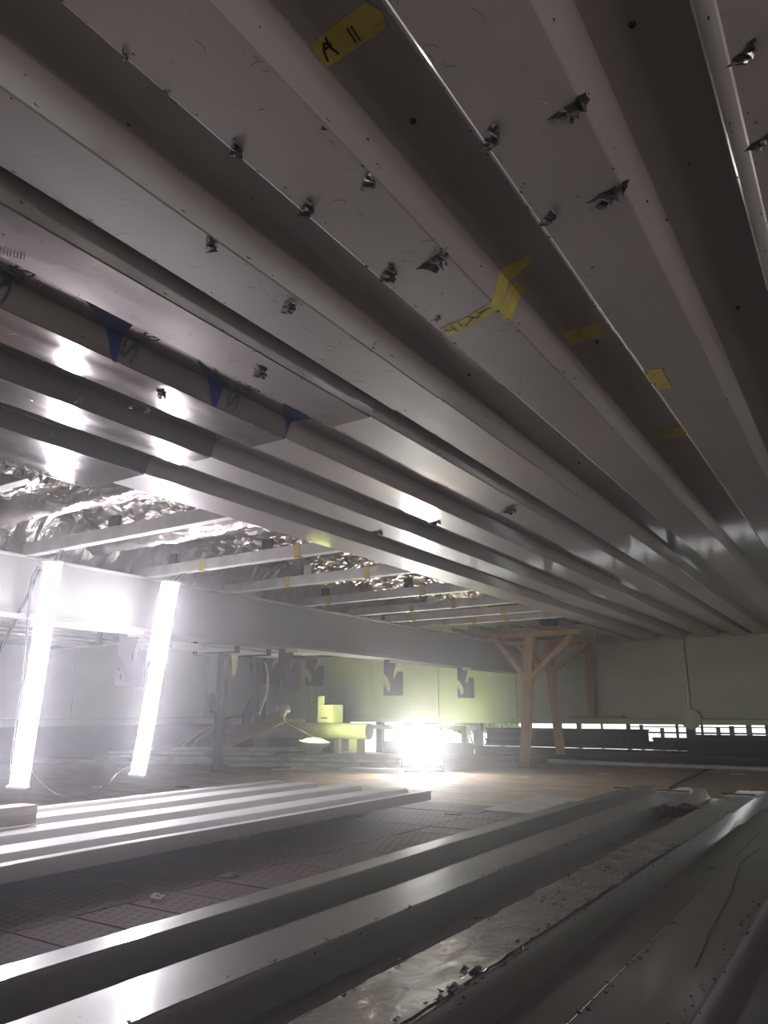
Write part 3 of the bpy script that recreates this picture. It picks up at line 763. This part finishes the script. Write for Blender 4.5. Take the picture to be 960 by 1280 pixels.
# ================================================================== FLOOR DETAILS
mb = MB(); n = 14; c = at(197,1122,z=.004); lo = []
for k in range(n):
    a = 2*math.pi*k/n; lo.append(c+Vector((.022*math.cos(a), .020*math.sin(a), .004+.003*math.sin(3*a))))
mb.tube(lo+[lo[0]], .0045, 6); tag(mb.build('ring_scrap', M['paper']), 'small white ring of scrap on the brown studded floor', 'scrap')
mb = MB(); c = at(288,1096,z=0); o_ = []
for j in range(6):
    for i in range(8): mb.v.append((c.x+(i/7-.5)*.06, c.y+(j/5-.5)*.065, .002+.014*max(0, 1-((i-3.5)/4)**2)*max(0, 1-((j-2.5)/3)**2)*(1+noise.noise(Vector((i,j,0))))))
for j in range(5):
    for i in range(7): a = j*8+i; mb.f.append((a,a+1,a+9,a+8)); mb.m.append(0)
tag(mb.build('dust_lump', M['brown'], smooth=True), 'small brown lump of debris on the brown studded floor', 'debris')
def scrap(px, py, w, l, rz, label, name='paper_scrap', mat='paper', z=0.004, cat='scrap', group=None):
    p = at(px, py, z=z); m_ = MB(); rr = random.Random(px); n = 7; poly = []
    for k in range(n):
        a = 2*math.pi*k/n; q = (math.cos(a)*w*rr.uniform(.7,1.1), math.sin(a)*l*rr.uniform(.7,1.1)); poly.append((p.x+q[0]*math.cos(rz)-q[1]*math.sin(rz), p.y+q[0]*math.sin(rz)+q[1]*math.cos(rz)))
    m_.prism(poly, z, z+.006); return tag(m_.build(name, M[mat]), label, cat, group)
scrap(122,984,.05,.03,.3,'tiny light scrap on floor right of the cable loop')
scrap(228,984,.07,.025,.2,'small brown chip on floor behind the white-topped sheets', mat='brown')
scrap(755,968,.11,.05,.3,'flat white scrap on the sandy floor right of the front trestle')
scrap(657,972,.08,.04,.3,'curled white scrap on floor near foot of the front trestle')
scrap(920,968,.09,.03,.5,'thin pale scrap on the floor at the far right')
scrap(900,963,.1,.04,.9,'small white scrap in front of the dark bars at right')
scrap(470,957,.16,.07,.1,'bent white board scrap left of the floodlight')
scrap(500,952,.12,.05,.1,'thin white scrap just beside the floodlight')
scrap(568,1018,.07,.05,.5,'dark wedge scrap on floor beyond the foreground sheets', mat='darkbar')
# cardboard-like flat patch on the floor
mb = MB(); mb.box((-2.2,4.55,.001), (-1.75,5.5,.006)); 
tag(mb.build('hardboard_sheet', M['board']), 'thin pale board lying on the floor behind the foreground sheets', 'board')
# dark bent wire / strap at right
mb = MB(); mb.tube([at(px,py,z=.008) for px,py in [(838,985),(855,975),(872,968),(884,962),(905,962)]], .012, 6)
tag(mb.build('bent_strap', M['rustbar']), 'bent rusty strap on floor at right before the dark bars', 'strap')

# ================================================================== DARK BARS IN FRONT OF THE FAR WALL
bars = [  # x0,x1,y,z0,z1,mat
 (-5.3,-1.0,9.0,.0,.06,'rustbar'), (-3.0,3.2,8.98,.06,.15,'rustbar'), (-4.2,2.6,9.12,.0,.10,'darkbar'), (-4.5,3.4,9.28,.05,.17,'darkbar'), (-1.7,3.8,9.12,.16,.26,'darkbar'),
 (-4.4,-2.0,9.28,.18,.27,'darkbar'), (-4.45,-2.35,9.42,.18,.40,'darkbar'), (-2.3,3.0,9.42,.17,.31,'rustbar'), (-4.3,-2.6,9.28,.275,.37,'darkbar'), (-2.1,4.0,9.30,.18,.30,'darkbar'),
 (-6.0,-4.6,9.3,.04,.20,'darkbar'), (-1.9,2.8,9.56,.05,.345,'darkbar')]
bl = ['thin brown bar lying in front at floor level left of the pile', 'long brown bar along the front of the dark pile', 'black bar low in the dark pile, behind the front ones',
 'long black bar low in the middle of the pile', 'black bar on the right front top of the dark pile', 'short black bar in middle of pile behind the front trestle',
 'deep black bar forming the top left end of the pile', 'brown bar across the upper right of the dark pile', 'short black bar near the top left end of the pile', 'long black bar running out at right end of pile',
 'black bar lying left, behind the floodlight', 'tall black bar at the back of the pile on the right']
for k, (x0,x1,y,z0,z1,mm) in enumerate(bars):
    mb = MB(); tt = .02; d = .11
    mb.prism([(y-d/2,z0),(y+d/2,z0),(y+d/2,z0+tt),(y+.012,z0+tt),(y+.012,z1-tt),(y+d/2,z1-tt),(y+d/2,z1),(y-d/2,z1),(y-d/2,z1-tt),(y-.012,z1-tt),(y-.012,z0+tt),(y-d/2,z0+tt)] if z1-z0 > .07 else
             [(y-d/2,z0),(y+d/2,z0),(y+d/2,z1),(y-d/2,z1)], x0, x1, 'x')
    tag(mb.build('steel_bar', M[mm]), bl[k], 'bar', 'dark steel bars along the far wall')
for k, x in enumerate([-4.3,-2.9,-1.2,.6,2.4]):
    o = box_obj('bearer_block', (x-.05, 9.22, 0), (x+.05, 9.62, .045), M['blockwood']); tag(o, 'wooden bearer block under the dark steel bars, '+['at their left end','just right of the rear trestle','below the bright streak on the far wall','further right near the picture edge','at their far right end'][k], 'block', 'bearer blocks under the steel bars')
# pale pipe across front of the bars
mb = MB(); mb.tube([(-3.4,8.86,.03), (3.2,8.86,.03)], .03, 10); tag(mb.build('pipe', M['joist']), 'slim grey pipe lying on floor in front of the dark bars', 'pipe')

# outside greenery and railing seen through the gap
def shrub(x, y, r, seed, label):
    rr = random.Random(seed); t = empty('shrub', (x,y,-.13), label, 'shrub', 'shrubs outside beyond the gap')
    mb = MB()
    for k in range(900):
        a = rr.uniform(0,6.28); b = rr.uniform(-.2,1.4); q = rr.random()**.4*r
        c = Vector((x+q*math.cos(a)*math.cos(b), y+q*math.sin(a)*math.cos(b), .25+q*math.sin(b)*.8)); s = rr.uniform(.03,.06)
        e = Vector((rr.uniform(-1,1),rr.uniform(-1,1),rr.uniform(-1,1))).normalized(); g = e.orthogonal().normalized()
        mb.add([c-e*s, c+g*s*.5, c+e*s, c-g*s*.5], [(0,1,2,3)])
    o = mb.build('foliage', M['leaf']); pin(tag(o, kind='stuff'), t)
    mb = MB()
    for k in range(5): mb.tube([(x,y,-.13), (x+rr.uniform(-.3,.3)*r, y+rr.uniform(-.3,.3)*r, .3+rr.random()*.3*r)], [.02,.008], 6)
    pin(mb.build('stem', M['brown']), t)
shrub(-7.0, 14.2, .45, 1, 'green shrub outside seen through the gap behind the floodlight')
shrub(-6.1, 13.6, .35, 2, 'smaller green shrub outside seen through the gap beside the floodlight')
t = empty('railing', (-1, 12.4, -.13), 'dark outside railing silhouetted in the gap under the far wall', 'railing')
pin(box_obj('rail', (-5,12.38,.28), (4,12.42,.305), M['darkbar']), t); pin(box_obj('rail', (-3.4,12.38,.37), (4,12.42,.385), M['darkbar']), t)
rr = random.Random(5); x = -4.6
while x < 4: 
    w = rr.uniform(.02,.07); pin(box_obj('baluster', (x, 12.37, -.13), (x+w, 12.43, rr.uniform(.36,.55)), M['darkbar']), t); x += rr.uniform(.18,.42)

# ================================================================== CLUTTER BEYOND THE BEAM
# grey boards spread on the floor, left
bset = [(-7.6,6.4,.0,2.9,.30,24,'longest grey-green board at the bottom of the left board pile'), (-7.0,6.7,.045,2.5,.34,27,'grey-green board lying across the middle of the left pile'),
        (-7.3,6.9,.09,2.2,.30,21,'grey-green board on the left pile, split along one edge'), (-6.9,7.15,.135,1.9,.26,25,'topmost grey-green board on the left pile'),
        (-5.75,7.0,.0,1.5,.26,35,'grey board on the floor right of the left pile'), (-5.35,7.35,.045,1.4,.24,14,'pale board with a notched edge in front of the lamp'),
        (-4.95,7.6,.09,1.2,.2,20,'narrow pale board behind the notched one'), (-5.85,7.85,.045,1.3,.45,20,'wide board supporting the yellow-green lamp'), (-4.75,6.65,.0,1.3,.14,10,'narrow grey batten leading to the floodlight')]
for x, y, z, L, w, a, l in bset:
    t_ = math.radians(a); d = Vector((math.cos(t_), math.sin(t_), 0)); mb = MB()
    poly = [(-L/2,-w/2),(L/2-.1,-w/2),(L/2,-w/4),(L/2-.05,w/2),(.1,w/2),(.08,w/2-.05),(-.1,w/2-.05),(-.12,w/2),(-L/2,w/2)]
    mb.prism(poly, 0, .04); o = mb.build('board', M['board'], loc=(x,y,z), bevel=.003); o.rotation_euler.z = t_; tag(o, l, 'board', 'loose boards behind the tube lights')
for px, py, s, l in [(318,957,.16,'white broken board chip left of its darker twin'), (352,962,.15,'white broken board chip near the centre left'), (440,957,.14,'pale chip between the boards and floodlight')]:
    scrap(px, py, s, s*.6, .5, l, 'broken_chip', 'paper', .01)
# pipe and hoops
mb = MB(); mb.tube([(-8.4,8.85,.34), (-6.0,8.9,.34)], .11, 20); 
tag(mb.build('large_pipe', M['pipe'], smooth=False), 'large pale pipe on blocks along the rear left', 'pipe')
for k, (x, y, a, l) in enumerate([(-7.2,7.9,20,'thin curved timber strip bowed over the clutter, front one'), (-7.4,8.2,12,'thin curved timber strip bowed over the clutter, rear one')]):
    mb = MB(); t_ = math.radians(a); pts_ = []
    for i in range(15):
        u = i/14; s = (u-.5)*2.4; pts_.append((x+s*math.cos(t_), y+s*math.sin(t_), .02+.52*math.sin(min(1,u*1.05)*math.pi)**.7))
    mb.tube(pts_, .022, 6); tag(mb.build('bowed_strip', M['timberx']), l, 'timber', 'bowed timber strips')
a = at(258,930,y=7.4); b = at(348,892,y=7.4)
mb = MB(); mb.bar((a.x,7.4,.10), (b.x,7.5,b.z-.02), .05, .17, up=(0,0,1)); tag(mb.build('timber_plank', M['timberx'], bevel=.003), 'lit timber plank leaning up to the right beside the lamp', 'timber')
mb = MB()
pts_ = [(b.x-.05+.10*math.cos(k*.9), 7.52+.05*math.sin(k*.7), b.z+.03+.05*math.sin(k*1.3)) for k in range(12)]
mb.tube(pts_, .035, 8); tag(mb.build('rope_coil', M['pipe'], smooth=True), 'crumpled pale rope coil on the end of the leaning plank', 'rope')
for x, w in ((-8.0,'left end'), (-7.1,'middle'), (-6.2,'right end')):
    tag(box_obj('support_block', (x-.06,8.80,0), (x+.06,9.0,.235), M['blockwood']), 'timber block carrying the large pale pipe at its '+w, 'block', 'blocks under the large pipe')
# white box
p = at(392,906,y=8.5)
t = empty('carton', (p.x, 8.5, .45), 'pale stepped carton standing on the large pipe under the biggest hook plate', 'box')
pin(box_obj('body', (p.x-.13, 8.75, .452), (p.x+.14, 9.0, .70), M['paper'], bevel=.004), t)
pin(box_obj('flap', (p.x-.13, 8.75, .70), (p.x-.02, 8.77, .82), M['paper']), t)
pin(box_obj('handle_slot', (p.x-.06, 8.745, .51), (p.x+.05, 8.7499, .525), M['black']), t)
p = at(365,905,y=8.8); tag(box_obj('plastic_case', (p.x-.17,8.82,.452), (p.x+.14,8.94,.50), M['yellow'], bevel=.006), 'bright yellow flat case resting on the large pipe', 'case')
# dark cloth hung from beam side
cx_, cy_ = -5.5, 6.07
mb = MB(); nx, nz = 16, 30
for j in range(nz+1):
    for i in range(nx+1):
        u = i/nx-.5; v = j/nz; w = .10+.20*v+.04*math.sin(v*9)
        mb.v.append((cx_+u*w+.04*math.sin(v*4), cy_-.08+.04*math.sin(u*14+v*2)+.02*noise.noise(Vector((u*4,v*6,1))), 1.20-v*.72))
for j in range(nz):
    for i in range(nx): a_ = j*(nx+1)+i; mb.f.append((a_,a_+1,a_+nx+2,a_+nx+1)); mb.m.append(0)
o = mb.build('cloth', M['darkcloth'], smooth=True); so = o.modifiers.new('thick','SOLIDIFY'); so.thickness = .008
tag(o, 'dark blue-grey cloth hanging from the slim rail behind the tube lights', 'cloth')
mb = MB(); mb.tube([(cx_+.12+.08*math.sin(k*.35), cy_-.10, 1.17-k*.06) for k in range(11)], .012, 8); tag(mb.build('hose', M['pipe']), 'thin pale hose hanging beside the dark cloth', 'hose')
# upright post and panel behind
t = empty('upright_post', (-6,6.05,0), 'rusty brown upright post beyond the beam, left of the dark cloth', 'post')
pin(box_obj('shaft', (-6.05,5.98,0), (-5.95,6.05,2.05), M['rustbar'], bevel=.003), t)
pin(box_obj('plate', (-6.10,5.94,.60), (-5.98,5.978,.80), M['rustbar']), t)
# suspended sheet stack and planks under the roof beyond the beam
t = empty('sheet_stack', (-5.5,2.5,1.14), 'stack of thin pale sheets slung behind the left tube light', 'sheet')
for k in range(5): pin(box_obj('sheet', (-6.0,-1,1.145+k*.030), (-5.2+.0*k,4.08-.0*k,1.158+k*.030), M['whitejoist']), t)
for y in (.2, 2.0, 3.8):
    pin(box_obj('sling', (-5.19,y-.02,1.12), (-5.17,y+.02,2.05), M['darkbar']), t); pin(box_obj('sling', (-6.03,y-.02,1.12), (-6.01,y+.02,2.05), M['darkbar']), t); pin(box_obj('sling', (-6.03,y-.02,1.12), (-5.17,y+.02,1.14), M['darkbar']), t)
for k, (y0, y1, x, z, l) in enumerate([(4.1,5.5,-4.75,1.10,'lit yellow-green plank under the beam, lowest one'), (3.8,5.2,-4.9,1.135,'lit yellow-green plank under the beam, behind the lowest one'), (4.5,5.9,-4.65,1.145,'short yellow-green plank tucked under the beam at its right end')]):
    tag(box_obj('plank', (x-.12,y0,z), (x+.08,y1,z+.03), M['pipe'], bevel=.002), l, 'plank', 'planks slung under the beam')
t = empty('plank_carrier', (-4.9,4.9,1.06), 'dark strap cradle holding the planks beside the beam', 'strap')
for y in (4.7, 5.1):
    pin(box_obj('strap', (-5.04,y-.02,1.088), (-4.52,y+.02,1.098), M['darkbar']), t); pin(box_obj('strap', (-5.05,y-.02,1.088), (-5.035,y+.02,2.05), M['darkbar']), t); pin(box_obj('strap', (-4.54,y-.02,1.088), (-4.525,y+.02,2.05), M['darkbar']), t)
p = at(293,822,x=-4.8); mb = MB(); mb.prism([(p.y-.04,1.095),(p.y+.05,1.095),(p.y+.03,.94),(p.y-.01,.90)], -4.81,-4.80,'x'); tag(mb.build('tape_strip', M['tape']), 'yellow tape strip dangling below the planks', 'tape')
# low bench with legs at rear, behind floodlight
t = empty('bench', (-5.9,9.55,0), 'pale low bench with legs behind the floodlight at left', 'bench')
pin(box_obj('top', (-7.0,9.4,.36), (-4.75,9.75,.42), M['pipe'], bevel=.003), t)
for x in (-6.95,-5.9,-4.8): pin(box_obj('leg', (x-.04,9.42,0), (x+.04,9.5,.36), M['pipe']), t)

# ================================================================== HAZE
if HAZE > 0:  # volume added to imitate lens glare around the lamps
    m = D.materials.new('glare_air'); m.use_nodes = True; nt = m.node_tree; nt.nodes.clear()
    out = nt.nodes.new('ShaderNodeOutputMaterial'); vs = nt.nodes.new('ShaderNodeVolumePrincipled')
    vs.inputs['Density'].default_value = HAZE; vs.inputs['Anisotropy'].default_value = .84; vs.inputs['Color'].default_value = (.9,.9,.95,1)
    nt.links.new(vs.outputs[0], out.inputs['Volume'])
    mb = MB(); mb.box((-8.9,-3.4,.002), (4.5,9.99,2.04)); o = mb.build('glare_haze', m); tag(o, 'faint haze added to imitate glare around the lamps', 'haze', kind='stuff')
